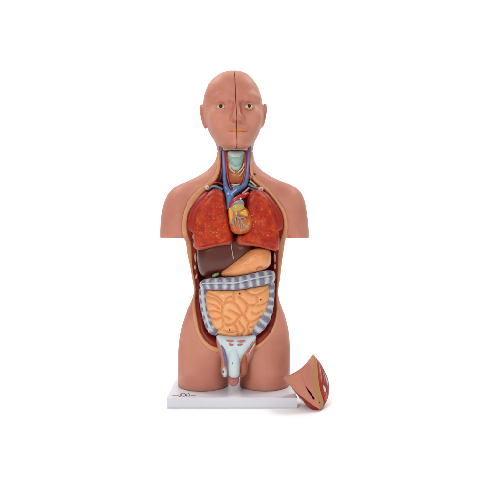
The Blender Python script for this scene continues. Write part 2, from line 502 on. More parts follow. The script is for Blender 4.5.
g = Grid((-.19, .10), (-.09, .075), (.10, .632), .0016)
px, py = P(g.X2, g.Z2, YR); dT = sdpoly(px, py, TP); h2 = t_h2(px, py, dT)
d1, n1x, n1y = sdpoly(px, py, O1, True); d2 = sdpoly(px, py, O2)
yO = t_front(n1x, n1y)
Bi = torso_cut(bodyF(g, px, py, h2, .0005), g, False)
fr = yO + .0005 + .0012 * ss(d1, 1.5, 5)
Fd = smax(smax(g.up(-d1 * kY - .0014), g.up(d2 * kY), .001), smax(g.up(fr) - g.Y, g.Y - g.up(fr + .022), .002), .0025)
Fd = smax(Fd, Bi, .001)
g.build('fat_layer', Fd, FAT, torso, 1)
fr2 = yO + .0035 + .002 * ss(d2, 0, 2) + .05 * ss(d2, 3.2, 10) + .022 * ss(-py, -188, -180) * ss(d2, .5, 2.5)
Fd = smax(smax(g.up(-d2 * kY - .0012), g.up(fr2) - g.Y, .002), g.Y - g.up(fr2 + .014), .002)
Fd = smax(Fd, torso_cut(bodyF(g, px, py, h2, .002), g, False), .001)
g.build('muscle_wall', Fd, MUSC, torso, 1)
del Fd, Bi, B

def yopen(qx, qy):                                          # front of the cut wall near a point
    a = np.array([[float(qx)]]); b = np.array([[float(qy)]])
    _, nx, ny = sdpoly(a, b, O1, True)
    return float(t_front(nx, ny)[0, 0])

for (rx, ry, ln, an) in [(194.6, 213.5, 3.2, .25), (193.6, 221, 3.2, .08), (193.8, 235.5, 3.4, -.1), (194.6, 244, 3.2, -.1), (195.6, 257.5, 4.3, .06), (195.4, 267, 2.4, .0),
                     (196.6, 276.5, 2.8, -.2), (274.8, 257.5, 4.6, .05), (274.9, 266.3, 2.7, .0), (274.1, 277.5, 2.4, .1)]:
    blob('rib', rx, ry, yopen(rx, ry) + .003, 1.15 * kY, .004, ln * kY, RIB, torso, an)

for (qx, qy) in ((207.1, 187.6), (260.8, 189.2)):
    y = yopen(qx, qy)
    pg = blob('peg', qx, qy, y - .003, .0068, .0045, .0068, PEG, torso)
    blob('peg_hole', qx + .3, qy, y - .0072, .0021, .0012, .0021, mat('peg_hole', (.5, .25, .18), .5), pg)
for (qx, qy) in ((219.2, 175.6), (254.8, 174.2)):
    blob('screw_hole', qx, qy, yopen(qx, qy) - .0005, .0024, .0024, .0026, DARK, torso)

# neck contents
YN = -.020
puffy('neck_muscle', [(226, 151.2), (231, 151.2), (230, 160), (230.6, 170), (233, 178), (236, 184), (233, 187), (229.5, 184), (227.4, 174), (226.4, 160)], YN, YN + .004, .011, NMUS, torso)
puffy('neck_muscle', [(246, 151.2), (241, 151.2), (242.4, 160), (242, 170), (239.5, 178), (236, 184), (239.5, 187), (243.5, 183), (245.3, 174), (245.8, 160)], YN, YN + .004, .011, NMUS, torso)
puffy('thyroid_gland', [(230, 168), (235.8, 172), (241.8, 168), (242.6, 175), (241.5, 182.5), (236, 184.5), (230.8, 182.5), (229.6, 175)], YN, YN - .001, .012, THYR, torso)
lar = puffy('larynx', [(227.6, 151.2), (244.6, 151.2), (244.2, 153), (243.2, 160), (241.6, 167), (239.6, 171.5), (236, 173.8), (232, 171.2), (229.6, 167), (228.2, 160), (227.4, 153)], YN, YN - .002, .016, mat('larynx_white', (.60, .64, .57), .4, (.46, .58, .52), 70, .1, 200), torso, flat=1.5)
puffy('thyroid_cartilage', [(227.8, 153), (232, 154), (236, 157), (240, 154), (244, 153), (243, 161), (240, 167), (236, 169.4), (231.6, 167), (228.8, 161)], YN - .01, YN - .0075, .0135, TEAL, lar)
blob('laryngeal_notch', 236, 161.6, YN - .0195, .0022, .001, .0028, mat('deep_teal', (.10, .27, .25), .5), lar)
blob('laryngeal_notch', 235.8, 170.8, YN - .0165, .0016, .0015, .0018, mat('deep_brown', (.10, .08, .07), .5), lar)
tube('hyoid_ligament', [([(229, 164, YN - .008), (231, 169.5, YN - .012), (235, 172.8, YN - .014)], .8)], CREAM2, torso)
tube('hyoid_ligament', [([(244, 163.5, YN - .006), (242, 168.5, YN - .01), (238, 172.6, YN - .013)], .8)], CREAM2, torso)
tube('hyoid_ligament', [([(244, 169, YN - .006), (241.5, 173.5, YN - .01), (239.5, 176, YN - .012)], .65)], CREAM2, torso)
for k, yy in enumerate((184.4, 186.8, 189.2)):
    tube('trachea_ring', [([(231.3, yy - .3, YN), (235.8, yy + .6, YN - .008), (240.4, yy - .3, YN)], 1.05)], MINT if k % 2 else WHITE, torso)
tube('carotid_artery', [([(225.9, 151.8, YN), (226.0, 160, YN), (226.9, 172, YN - .002), (228.6, 182, YN - .006), (232, 190, YN - .01)], 1.35)], DRED, torso)
tube('carotid_artery', [([(245.8, 151.8, YN), (245.7, 160, YN), (245.0, 172, YN - .002), (243.2, 182, YN - .005), (240.5, 188, YN - .008)], 1.35)], DRED, torso)
tube('jugular_vein', [([(223.1, 151.8, YN), (223.6, 160, YN), (224.2, 172, YN - .004), (224.6, 181, YN - .010), (226.3, 187.5, YN - .016)], [1.5, 1.6, 1.8, 2.0, 2.3])], VIOL, torso)
tube('jugular_vein', [([(248.4, 151.8, YN), (248.2, 160, YN), (247.4, 172, YN - .004), (246.6, 179, YN - .008), (244.4, 185, YN - .014)], [1.5, 1.6, 1.8, 2.0, 2.2])], VIOL, torso)
for pts, r, m in [([(208.5, 189.5, -.03), (212.5, 186.5, -.034), (217, 186.8, -.036), (222, 189.8, -.034)], 1.5, GREYB),
                  ([(211, 184.8, -.028), (215.5, 182.5, -.03), (219.5, 182.8, -.03), (222.5, 184.6, -.03)], 1.0, DRED),
                  ([(213, 190, -.03), (217.5, 189.3, -.032), (222, 192.4, -.034)], .9, PURP),
                  ([(249, 184.4, -.03), (252.5, 186.5, -.034), (256.5, 188.3, -.034), (259.5, 190.4, -.03)], 1.4, GREYB),
                  ([(250, 181, -.03), (252.5, 182.6, -.032), (256, 186, -.032)], .9, CREAM2),
                  ([(249.5, 188.6, -.03), (253.5, 189.6, -.033), (257, 191, -.03)], .9, PURP)]:
    tube('clavicle_vessel', [(pts, r)], m, torso)
blob('artery_stump', 251.3, 177, yopen(251.3, 177) - .002, .0036, .003, .0042, mat('stump_pink', (.60, .16, .12), .4), torso)

# ================================================================== HEAD
head = root('model_head', 'bald flesh coloured head with brown eyes and a seam down its face', 'head')
hh = .00105
YH = .005
g = Grid((-.131, .05), (-.114, .106), (.608, .818), hh)
kH = (D + YH) / F
pyc = CY - (g.z - CZ) / kH                                   # row of the photo for each z
rows = np.array([71.6, 72.3, 74.0, 77.6, 84, 92, 100, 107, 115, 122, 129, 134, 140, 143.5, 147, 152])
xl = np.array([233.5, 229.0, 222.8, 216.4, 209.6, 205.3, 203.2, 202.8, 203.3, 205, 207.9, 210.2, 214, 216.3, 218.5, 221])
xr = np.array([234.5, 238.5, 243.8, 249.4, 255, 259.2, 261.6, 262.6, 262.6, 261.8, 260.6, 259, 256, 253.9, 251.5, 249])
yf = np.array([.010, -.004, -.028, -.052, -.071, -.080, -.0825, -.079, -.080, -.082, -.083, -.0825, -.081, -.079, -.074, -.06])
yb = np.array([.007, .03, .048, .068, .086, .095, .099, .1, .097, .09, .082, .075, .068, .066, .062, .06])
fine = np.linspace(71, 153, 329)
def pchip(xq, x, y):
    h = np.diff(x); dl = np.diff(y) / h; m = np.zeros(len(x))
    for i in range(1, len(x) - 1):
        if dl[i - 1] * dl[i] > 0:
            w1, w2 = 2 * h[i] + h[i - 1], h[i] + 2 * h[i - 1]
            m[i] = (w1 + w2) / (w1 / dl[i - 1] + w2 / dl[i])
    m[0], m[-1] = dl[0], dl[-1]
    k = np.clip(np.searchsorted(x, xq) - 1, 0, len(h) - 1); t = (xq - x[k]) / h[k]
    return ((2 * t ** 3 - 3 * t ** 2 + 1) * y[k] + (t ** 3 - 2 * t ** 2 + t) * h[k] * m[k] + (-2 * t ** 3 + 3 * t ** 2) * y[k + 1] + (t ** 3 - t ** 2) * h[k] * m[k + 1])
def prof(v, sq=True, sm=6):
    a = pchip(fine, rows, v ** 2 if sq else v)
    kk = np.exp(-np.linspace(-2, 2, 2 * sm + 1) ** 2); kk /= kk.sum()
    a = np.convolve(np.pad(a, sm, mode='edge'), kk, 'valid')
    return np.sqrt(np.maximum(np.interp(pyc, fine, a), 1e-9)) if sq else np.interp(pyc, fine, a)
w = prof((xr - xl) / 2 * kH); cx = (prof((xr + xl) / 2, False, 12) - CX) * kH
dd = prof((yb - yf) / 2, True, 14); yc = prof((yb + yf) / 2, False, 12)
SB, SCc = -.08, -.028
X, Y, Z = g.X, g.Y, g.Z
w3, d3, cx3, yc3 = (a[None, None, :] for a in (w, dd, cx, yc))
nn = 2.25
r = ((np.abs(X - cx3 - SB * .6 * (Y - yc3) * 1.0) / w3) ** nn + (np.abs(Y - yc3) / d3) ** nn) ** (1 / nn)
H = (r - 1) * np.minimum(w3, d3) * .9
H = smax(H, Z - (CZ + (CY - 71.9) * kH), .004)
def surfy(qx, qy):                                  # front of the plain skull under a point of the face
    y = -.07
    for _ in range(8):
        p = W(qx, qy, y); k = int(np.argmin(np.abs(g.z - p[2])))
        dx = p[0] - cx[k] - SB * .6 * (y - yc[k])
        y = yc[k] - dd[k] * max(1 - min(abs(dx / w[k]), .98) ** nn, 0) ** (1 / nn)
    return y
def onf(pts, off): return [(a, b, surfy(a, b) + o) for (a, b), o in zip(pts, off)]
def pt(px, py, y): return W(px, py, y)
def sph(c, rr):
    return np.sqrt((X - c[0]) ** 2 + (Y - c[1]) ** 2 + (Z - c[2]) ** 2) - rr
def ell(c, rx, ry, rz, rot=0):
    dx, dy, dz = X - c[0], Y - c[1], Z - c[2]
    if rot:
        dx, dz = dx * math.cos(rot) + dz * math.sin(rot), -dx * math.sin(rot) + dz * math.cos(rot)
    q = np.sqrt((dx / rx) ** 2 + (dy / ry) ** 2 + (dz / rz) ** 2)
    return (q - 1) * min(rx, ry, rz)
def cap(a, b, ra, rb):
    a, b = np.array(a), np.array(b); e = b - a; L = e @ e
    t = np.clip(((X - a[0]) * e[0] + (Y - a[1]) * e[1] + (Z - a[2]) * e[2]) / L, 0, 1)
    return np.sqrt((X - a[0] - t * e[0]) ** 2 + (Y - a[1] - t * e[1]) ** 2 + (Z - a[2] - t * e[2]) ** 2) - (ra + (rb - ra) * t)
def chain(pts, rs):
    f = None
    for i in range(len(pts) - 1):
        c = cap(pt(*pts[i]), pt(*pts[i + 1]), rs[i], rs[i + 1]); f = c if f is None else smin(f, c, .0015)
    return f
# jaw underside and neck
H = smax(H, (W(0, 147.6, -.075)[2] - Z) * 1.0 - .10 * np.maximum(-(Y + .02), -1) * 0, .016)
neck = (np.sqrt(((X - (235.1 - CX) * kH) / (18.2 * kH)) ** 2 + ((Y - .020) / .046) ** 2) - 1) * .044
neck = smax(neck, ZNECK + .0034 - Z, .0015); neck = smax(neck, Z - .66, .01)
H = smin(H, neck, .010)
# eye sockets, brows, cheeks, nose, mouth, chin
for ex in (221.0, 249.3):
    H = smax(H, -ell(pt(ex, 106.2, -.0935), .0145, .0170, .0100), .014)
BR = [.003, .0055, .006, .004]
H = smin(H, chain(onf([(215.5, 98.8), (220, 97), (227, 96.8), (232.4, 98.6)], [.003, .0014, .0014, .0028]), BR), .014)
H = smin(H, chain(onf([(258, 98.8), (253, 97), (246.5, 96.8), (241.4, 98.6)], [.0032, .0022, .0020, .0028]), BR), .014)
for c_ in ((219.5, 117.5), (252.5, 117.5)):
    H = smin(H, ell(pt(*c_, surfy(*c_) + .0172), .018, .018, .017), .022)
nose = chain([(236.3, 100.5, -.0755), (236.7, 108.5, -.0855), (237.1, 116.8, -.0960)], [.0068, .0076, .0096])
for wx in (232.9, 241.4):
    nose = smin(nose, ell(pt(wx, 118.2, -.0845), .0064, .0090, .0060), .010)
H = smin(H, nose, .008)
for wx in (233.9, 240.6):
    H = smax(H, -ell(pt(wx, 121.6, -.0905), .0044, .0085, .0034), .0015)
H = smax(H, -cap(pt(237.2, 123, -.0915), pt(237.2, 127, -.0925), .003, .003), .006)      # philtrum
H = smin(H, ell(pt(237.4, 131.2, -.066), .021, .022, .014), .012)                          # mouth mound
LU = [(228.4, 130.0), (233, 129.6), (235.8, 129.3), (237.4, 129.7), (239.2, 129.2), (242.4, 129.5), (247.6, 129.8)]
LL = [(229.2, 131.5), (233, 133.0), (237.4, 133.4), (242, 133.0), (246.8, 131.4)]
LIPS3 = smin(chain(onf(LU, [.0010, -.0022, -.0040, -.0040, -.0040, -.0022, .0010]), [.0012, .0026, .0032, .0030, .0032, .0026, .0012]),
             chain(onf(LL, [.0012, -.0024, -.0040, -.0024, .0012]), [.0012, .0028, .0034, .0028, .0012]), .001)
H = smin(H, LIPS3, .004)
H = smax(H, -chain(onf([(228.5, 130.7), (232.5, 131.2), (237.4, 131.5), (242.5, 131.2), (247, 130.6)], [-.0012, -.0062, -.0088, -.0062, -.0012]), [.0007, .0012, .0014, .0012, .0007]), .003)
H = smax(H, -ell(pt(237.4, 136.6, -.0965), .015, .0085, .0042), .008)
H = smin(H, ell(pt(237.3, 142.2, -.0655), .018, .0200, .0125), .012)
for ix_ in (230.6, 243.4):
    H = smax(H, -ell(pt(ix_, 104.6, surfy(ix_, 104.6) - .0050), .0055, .0090, .0090), .007)
# eyelids
def lid(ex, ey, up):
    s = -1 if up else 1
    ye = EYO
    return chain([(ex - 5.4, ey + .5, ye + .0065), (ex - 2.4, ey + s * 2.5, ye), (ex + .4, ey + s * 2.9, ye - .0012), (ex + 2.8, ey + s * 2.3, ye), (ex + 5.2, ey + .3, ye + .006)],
                 [.0008, .0017 if up else .0010, .0018 if up else .0010, .0016 if up else .0010, .0008])
EYO = -.0774
EYES = [(220.9, 106.7), (249.0, 106.5)]
for ex, ey in EYES:
    H = smin(H, lid(ex, ey, True), .003); H = smin(H, lid(ex, ey, False), .003)
# ears
for sx, exx, rot, ty in ((-1, 203.6, .16, 118.2), (1, 263.1, -.13, 117.2)):
    e = ell(pt(exx, ty, .012), .0066, .0185, .0272, rot)
    top = ell(pt(exx - sx * -1.0, ty - 5.5, .012), .0052, .0185, .0165, rot * 1.6)
    e = smin(e, top, .006)
    e = smax(e, -ell(pt(exx + sx * 1.6, ty - 2.0, -.0045), .0036, .0075, .0150, rot), .003)
    H = smin(H, e, .004)
# midline saw cut
pl = X - (-.0343 + SB * (Y + .079) + SCc * (Z - W(0, 92, -.079)[2]))
nrm = math.sqrt(1 + SB ** 2 + SCc ** 2); pl = pl / nrm
GAP = .00048
lpx, lpy = P(g.X2, g.Z2, -.086)
def lip_zone(pts): return smax(g.up(-sdpoly(lpx, lpy, chaikin(pts, 2)) * .00235), g.Y + .06, 0)
UPL = lip_zone([(227.2, 130.2), (231.5, 128.8), (235.4, 128.2), (237.3, 128.8), (239.5, 128.1), (243, 128.5), (248.9, 130.0), (246, 131.1), (241, 131.6), (237.3, 131.8), (232.6, 131.6), (229.2, 131.1)])
LWL = lip_zone([(229, 131.2), (233, 131.9), (237.3, 132.1), (242, 131.9), (246.4, 131.2), (244, 133.2), (240.6, 134.4), (237.3, 134.6), (234, 134.3), (231, 133)])
HALF = []
for side, lab in ((-1, 'r'), (1, 'l')):
    o = g.build('head_half', smax(H, -side * pl + GAP, .0008), SKIN, head, 2)
    HALF.append(o)
    for nm, zone, mm in (('upper_lip', UPL, LIP), ('lower_lip', LWL, LIP2)):
        g.build(nm, smax(smax(zone, -side * pl + GAP + .0003, .0006), H - .00075, .0003), mm, o, 1)
del r, H
for i, (ex, ey) in enumerate(EYES):
    poly = [(ex - 5.6, ey + .5), (ex - 3, ey - 1.8), (ex, ey - 2.8), (ex + 2.8, ey - 2.1), (ex + 5.6, ey + .3), (ex + 2.8, ey + 1.8), (ex, ey + 2.3), (ex - 3, ey + 1.8)]
    ye = EYO
    def fr_(px, py, d, ex=ex, ey=ey, ye=ye):
        return ye + .0125 - np.sqrt(np.maximum(.0125 ** 2 - ((px - ex) * .00236) ** 2 - ((py - ey) * .00236) ** 2, 1e-8))
    ow = relief('eye', poly, -.076, fr_, ye + .014, EYEW, HALF[i], h=.0007, rnd=.0006, n=2)
    ix = ex - .1 if i == 0 else ex + .2
    ir = blob('iris', ix, ey - .05, ye + .0036, .0058, .0045, .0060, mat('iris_ring', (.075, .036, .018), .5, spec=.2), ow)
    blob('pupil', ix, ey - .05, ye - .0003, .0030, .0013, .0030, IRIS, ow)
# neck contents carried by the head piece
tube('vein_stump', [([(220.6, 145, -.022), (220.6, 150, -.0225)], 2.0)], PURP, head)
tube('vein_stump', [([(249.4, 145, -.022), (249.4, 150, -.0225)], 2.0)], PURP, head)
relief('neck_section', [(223, 146), (247.5, 146), (247.5, 150.2), (223, 150.2)], -.03, -.0335, -.02, mat('neck_section_white', (.66, .60, .52), .45, (.56, .34, .30), 160), head, n=0, rnd=.001)

# ================================================================== LUNGS
def grow(pts, r):                                    # an outline pushed out by r px
    p = np.array(pts, float); t = np.roll(p, -1, 0) - np.roll(p, 1, 0); t /= np.linalg.norm(t, axis=1)[:, None]
    n_ = np.stack([t[:, 1], -t[:, 0]], 1); a_ = .5 * np.sum(p[:, 0] * np.roll(p[:, 1], -1) - np.roll(p[:, 0], -1) * p[:, 1])
    return p + n_ * r * np.sign(a_)
GLINT = mat('vessel_glint_pink', (.74, .36, .24), .3, (.60, .14, .07), 300, coat=.3)  # pale strokes that paint the glints on the lungs' painted vessels
def lung(label, front, rim, base, part, spots):
    o = root('lung', label, 'lung')
    puffy('lung_lobe', grow(front, .9), -.06, -.046, .044, LUNG, o, h=.0011, flat=6.0, back=.03)
    puffy('lung_back', grow(rim, .8), -.05, -.044, .026, PLEU, o, h=.0013, flat=3.0, back=.03)
    b2 = [(x, y + 2.3) for x, y in base] + [(x, y - 9) for x, y in base[::-1]]
    puffy('lung_base', b2, -.06, -.046, .034, LRIM, o, h=.0012, flat=3.5, back=.02)
    rnd = random.Random(7 + part); tr = []
    for (ax, ay, rx, ry, n_) in spots:
        for _ in range(n_):
            x, y = ax + rnd.uniform(-rx, rx), ay + rnd.uniform(-ry, ry); an = rnd.uniform(0, 6.28); L = rnd.uniform(.7, 1.7); bend = rnd.uniform(-.6, .6)
            yy = -.0895 + .0004 * rnd.random()
            tr.append(([(x, y, yy), (x + L * math.cos(an), y + L * math.sin(an), yy - .0002), (x + L * 1.8 * math.cos(an + bend), y + L * 1.8 * math.sin(an + bend), yy + .0002)], [.22, .26, .12]))
    tube('vessel_glints', tr, GLINT, o, n=6, per=3)
    return o
lung('mottled red lung to the left of the heart, over the dark liver',
     [(214.5, 190), (210, 192), (205, 198), (200.5, 206), (197, 216), (194.8, 228), (194.2, 238), (194.6, 247.5), (197, 249.3), (205, 246.8), (217, 244), (228, 242.6), (232.8, 242.4), (232.9, 238), (230.8, 230), (228.2, 218), (226.8, 206), (225, 198), (221, 191.3)],
     [(206.5, 191.5), (203, 194.5), (197, 200.5), (191.6, 211), (188.6, 220), (188.2, 228), (191, 231.5), (200, 236), (212, 230), (212, 200)],
     [(195.2, 249), (205, 246.8), (217, 244), (228, 242.6), (232.6, 242.4)], 0, [(217, 218, 5, 4, 20), (213.6, 233, 4.5, 5, 18), (206, 226, 4, 6, 5)])
lung('mottled red lung to the right of the heart, over the peach stomach',
     [(254, 189.8), (261, 191.8), (266.5, 197.5), (271.5, 206), (275.6, 217), (278.2, 231), (278.9, 243), (278.5, 250.3), (275, 250), (269, 247.3), (257, 244), (242, 243.2), (236.6, 243.4), (236.6, 238.5), (239.5, 235.8), (245, 234), (249.4, 230), (250.6, 222), (248, 212), (246.6, 203), (248.2, 194.5)],
     [(261, 190.8), (265, 192.8), (271, 198.6), (277.2, 207), (281, 214.5), (282.8, 222), (282.2, 229.2), (279, 230.4), (268, 236), (258, 230), (256, 200)],
     [(236.8, 243.4), (242, 243.2), (257, 244), (269, 247.3), (278, 250.2)], 1, [(255, 220, 3.5, 6, 20), (258, 233, 5, 4, 7), (268, 226, 4, 8, 5)])

# ================================================================== HEART
heart = root('heart', 'small orange heart with yellow fat, between the two red lungs', 'heart')
YT = -.080
hm = puffy('heart_muscle', [(228, 208.5), (227.6, 214), (229, 222), (230.8, 230.5), (235, 234.2), (241, 234.8), (248.6, 232.6), (253, 227), (253, 220.5), (250.8, 214), (246.4, 208), (241, 203.5), (236, 202.8), (231.5, 204.5)], YT, YT, .030, HEARTM, heart, h=.001, flat=1.4)
def hb(name, pts, y, Hh, m): return puffy(name, pts, y, y, Hh, m, hm, h=.0009, flat=1.3, cells=60)
hb('fat_pad', [(228.2, 209.5), (230.4, 207.6), (232.8, 208.8), (234.6, 212), (235.2, 216), (233.4, 218.2), (233, 222.6), (230.8, 225), (230.2, 219), (228.6, 214.5)], YT - .0195, .0085, YEL)
hb('fat_pad', [(230.8, 208.6), (233, 205.6), (237, 203.6), (242, 203.8), (244.8, 206.5), (243.8, 209.6), (240, 211.6), (237, 213.6), (233.8, 212.4)], YT - .023, .0085, OLIVE)
hb('fat_pad', [(238, 213.2), (241, 210.8), (245, 209.4), (247.4, 212), (248.2, 216.4), (245.6, 217.2), (243, 215.6), (239.4, 216)], YT - .0235, .0080, YEL)
hb('fat_pad', [(240.4, 224.6), (243.6, 222.4), (247.6, 223), (249.6, 226), (247.4, 228.6), (244, 227.4), (241.6, 228.6)], YT - .0205, .0068, OLIVE)
hb('ventricle_patch', [(230.6, 224), (234, 222.4), (237.4, 225.4), (238.6, 230), (236, 233), (232.6, 230)], YT - .0185, .0100, mat('ventricle_red', (.62, .07, .02), .35, (.72, .20, .05), 90, .4, 160, coat=.2))
hb('pulmonary_trunk', [(231, 207.5), (232.5, 203), (237, 199.8), (242.5, 199.4), (244.6, 203), (244, 206.5), (240, 205.3), (235.5, 206.2)], YT - .014, .012, GREYB)
for pts, rr in [([(238.4, 212.5, YT - .032), (236.2, 216, YT - .034), (235.6, 220, YT - .034), (235.2, 225, YT - .032)], .75),
                ([(236.2, 216, YT - .034), (239.5, 218.4, YT - .0345), (242, 221.5, YT - .034), (244.5, 226, YT - .031)], .85),
                ([(239.5, 218.4, YT - .035), (243, 217.6, YT - .034), (246, 219.5, YT - .030)], .7),
                ([(237.6, 217, YT - .034), (238.6, 222, YT - .035), (240, 227.5, YT - .033), (240.5, 231, YT - .028)], .6),
                ([(234, 221, YT - .032), (233.2, 226, YT - .029)], .5), ([(242, 221.5, YT - .034), (241.6, 226, YT - .034), (243, 230.4, YT - .028)], .5),
                ([(235.6, 219, YT - .034), (233, 222, YT - .0325), (232, 227, YT - .026)], .45), ([(244, 224, YT - .031), (246.6, 226, YT - .028), (247.4, 229.5, YT - .022)], .45)]:
    tube('coronary_vessel', [([(a, b, c + .0010) for a, b, c in pts], rr * .8)], CORO, hm, n=10)
tube('aorta', [([(232, 209, YT - .006), (232.2, 205.5, YT - .010), (234.6, 201.4, YT - .014), (238.5, 198.2, YT - .012), (243.5, 195.8, YT - .004), (247, 194, YT + .01)], [2.4, 2.7, 2.8, 2.7, 2.6, 2.3])], RED, heart)
tube('vena_cava', [([(224.8, 182, YN - .012), (226, 188, YN - .02), (228.2, 192.5, YN - .033), (230, 197, YT + .000), (229.4, 203, YT + .002), (228.6, 208.5, YT + .006)], [2.2, 2.7, 3.6, 4.1, 3.1, 2.3]),
                   ([(246.4, 180, YN - .010), (244.6, 184.8, YN - .018), (240, 188.8, YN - .028), (235, 191.8, YN - .038), (230.6, 195.5, YT + .002)], [2.1, 2.4, 2.7, 2.9, 3.2])], BLUE, heart)
tube('artery_branch', [([(242.6, 193.4, YT - .010), (245.5, 191.2, YT), (248.5, 188.2, YT + .012)], .9)], mat('branch_pink', (.62, .25, .28), .35), heart)
blob('valve_tip', 240.6, 198.6, YT - .0265, .0022, .0016, .0022, WHITE, heart)

# ================================================================== LIVER, STOMACH
liver = root('liver', 'dark brown glossy liver with a green gallbladder, under the lungs and left of the stomach', 'liver')
puffy('liver_lobe', [(195.6, 240), (196, 252), (196.8, 264), (199, 274), (203, 277.6), (210, 276.4), (217, 276), (224, 274), (240, 268), (252, 258), (256, 246), (252, 236), (220, 234)], -.04, -.022, .043, LIVER, liver, h=.0015, flat=2.0)
puffy('gallbladder', [(211.6, 276.5), (212.4, 274.8), (216, 273), (219, 272.8), (219.6, 274.4), (216.4, 276.6), (213, 277.6)], -.07, -.064, .006, GREEN, liver)
tube('ligament', [([(230.6, 238, -.066), (231.4, 245, -.0665), (232.4, 252, -.066), (233.6, 258.6, -.0645)], [.3, .35, .35, .6])], LIG, liver)
stomach = root('stomach', 'smooth peach stomach bulging beneath the right-hand lung, above the grey colon', 'stomach')
def st_det(px, py, d):
    return -.0012 * np.exp(-(sdline(px, py, [(247, 262), (252, 259), (256, 255)]) / .6) ** 2) - .001 * np.exp(-(sdline(px, py, [(255, 256), (259, 259), (259.5, 264)]) / .5) ** 2)
puffy('stomach_body', [(219.6, 274), (221, 270.5), (228, 265.5), (239, 257.3), (251, 249.3), (260, 246.8), (267.5, 248), (271.4, 253), (272, 260), (270.4, 266), (265, 270.6), (252, 274.6), (240, 277.4), (231, 278.4), (222.5, 278)], -.062, -.036, .045, STOM, stomach, h=.0012, flat=1.4, det=st_det)
tube('gastric_vessel', [([(256.5, 269.5, -.078), (258, 267.6, -.0785), (259.8, 266.8, -.078), (262.5, 267.6, -.075)], .3)], mat('thin_vessel', (.25, .06, .03), .4), stomach)

# ================================================================== INTESTINES
gut = root('intestines', 'peach coiled small intestine framed by a ringed grey colon, filling the lower belly', 'intestines')
GROOVES = [[(205.4, 292.6), (213, 294.4), (219, 297.6), (222.7, 302.4)], [(205.6, 297), (211, 297.6), (216.5, 298.8), (222.7, 304.7)], [(207.4, 303.4), (215.5, 304.9), (219.6, 308.8)],
           [(206.6, 312.4), (212, 310.6), (216, 310.6), (221.7, 313)], [(208, 318.2), (216.5, 319.3), (222.7, 317)],
           [(222.7, 304.7), (221.7, 313), (223.3, 319.3), (223.8, 326.5), (219.6, 329.9), (213, 331)],
           [(222.7, 304.7), (225, 302.4), (230, 300.8), (234.2, 302), (238.7, 306.6), (241, 311), (243, 315)], [(229.1, 309.6), (232, 310.4), (235.6, 312.8), (239.6, 315.2)],
           [(222.6, 315), (226, 316.6), (230.8, 318.6)], [(223.6, 322.4), (228, 325.5), (234.2, 323.4), (238.4, 318.6), (239.6, 315.2), (244, 314.6)],
           [(234.2, 323.4), (237.3, 327.5), (238.4, 338)], [(238.6, 319.6), (240.4, 323.8), (243.3, 326.6), (245, 330.5), (242, 334), (241.6, 338)], [(234.2, 289.6), (234, 296), (234.2, 302)],
           [(245, 289), (247.5, 292.5), (253.6, 295.5), (259, 294.5), (264.5, 291.4), (269, 288)], [(257, 295.4), (257.9, 301), (256.3, 304.4), (250, 305), (247.5, 304.7), (243.4, 300), (239, 296.6)],
           [(247.5, 304.7), (246.8, 309), (244, 314.6)], [(256.3, 304.4), (261, 305.2), (267.6, 302.6)], [(252.4, 311.6), (254, 313.8), (258, 313.6), (263, 310.6)],
           [(244, 314.6), (246.7, 319.3), (249.5, 321.7), (255, 321.2), (260.6, 317.4)], [(249.5, 321.7), (247.4, 326), (249, 331), (249.6, 338)], [(249, 327.4), (254.6, 327)], [(225, 302.4), (227.4, 297), (234, 296)], [(223.8, 330), (229, 333), (237.6, 331.4)]]
def gut_det(px, py, d):
    best = np.full(px.shape, 9.0)
    for c in GROOVES:
        best = smin(best, sdline(px, py, chaikin(c, 2, False)), .4)
    t = np.clip(best / 3.9, 0, 1)
    return .0095 * np.sqrt(np.maximum(1 - (1 - t) ** 2, 0)) - .0065
puffy('small_intestine', [(204, 288.5), (216, 288.6), (236, 288.4), (252, 286.4), (268, 283), (270.5, 288), (270, 298), (268.5, 307), (265, 316), (259, 325), (255, 332), (253.6, 337), (246, 339.6), (236, 340), (226, 339.2), (217, 337), (213.6, 333), (209.5, 324), (206, 313), (203.6, 300)],
      -.066, -.034, .038, GUT, gut, h=.0011, flat=3.0, det=gut_det, cells=120, it=2)
for (qx, qy, rr) in ((239.6, 293.8, .0024), (260.8, 299.8, .0020), (229.8, 329.8, .0017)):
    blob('pin_hole', qx, qy, -.0785, rr, .0035, rr, mat('pin_brown', (.12, .03, .02), .5), gut)
def haus(per, ph=0): return lambda s: 1 + .13 * abs(math.sin(math.pi * s / per + ph)) - .06
YC_ = -.064
tc_ = [(202.6, 285, YC_ + .014), (208, 284, YC_ + .004), (217, 283.7, YC_), (226, 283.6, YC_ - .002), (235, 283.5, YC_ - .002), (244, 282, YC_ - .002), (253, 280.2, YC_), (262, 278.3, YC_ + .003), (268, 277, YC_ + .010), (271.4, 276.4, YC_ + .02)]
tcr = [4.4, 5.4, 5.9, 6.1, 6.4, 6.5, 6.7, 6.9, 6.9, 6.2]
c1 = tube('colon', [(tc_, tcr)], COLON, gut, n=28, per=12, squash=.62, mod=haus(.0195))
tube('taenia', [([(202, 283.4, YC_ - .004), (208, 283.2, YC_ - .0095), (217, 283, YC_ - .0142), (235, 282.8, YC_ - .0178), (244, 280.8, YC_ - .0178), (253, 278.8, YC_ - .0165), (262, 277, YC_ - .0135), (268, 276, YC_ - .0065), (271.6, 275.3, YC_ + .002)], [.5] + [.75] * 7 + [.5])], TAEN, c1, squash=.6)
ac = [(203, 289, YC_ + .02), (202.6, 296, YC_ + .016), (203.6, 304, YC_ + .014), (205, 312, YC_ + .012), (207.4, 319.6, YC_ + .009), (210.4, 326, YC_ + .006), (213.4, 330.6, YC_ + .004), (215.8, 333, YC_ + .008)]
c2 = tube('colon', [(ac, [3.6, 3.5, 3.6, 3.8, 4.3, 4.8, 4.4, 3.2])], COLON, gut, n=24, per=12, squash=.7, mod=haus(.0195))
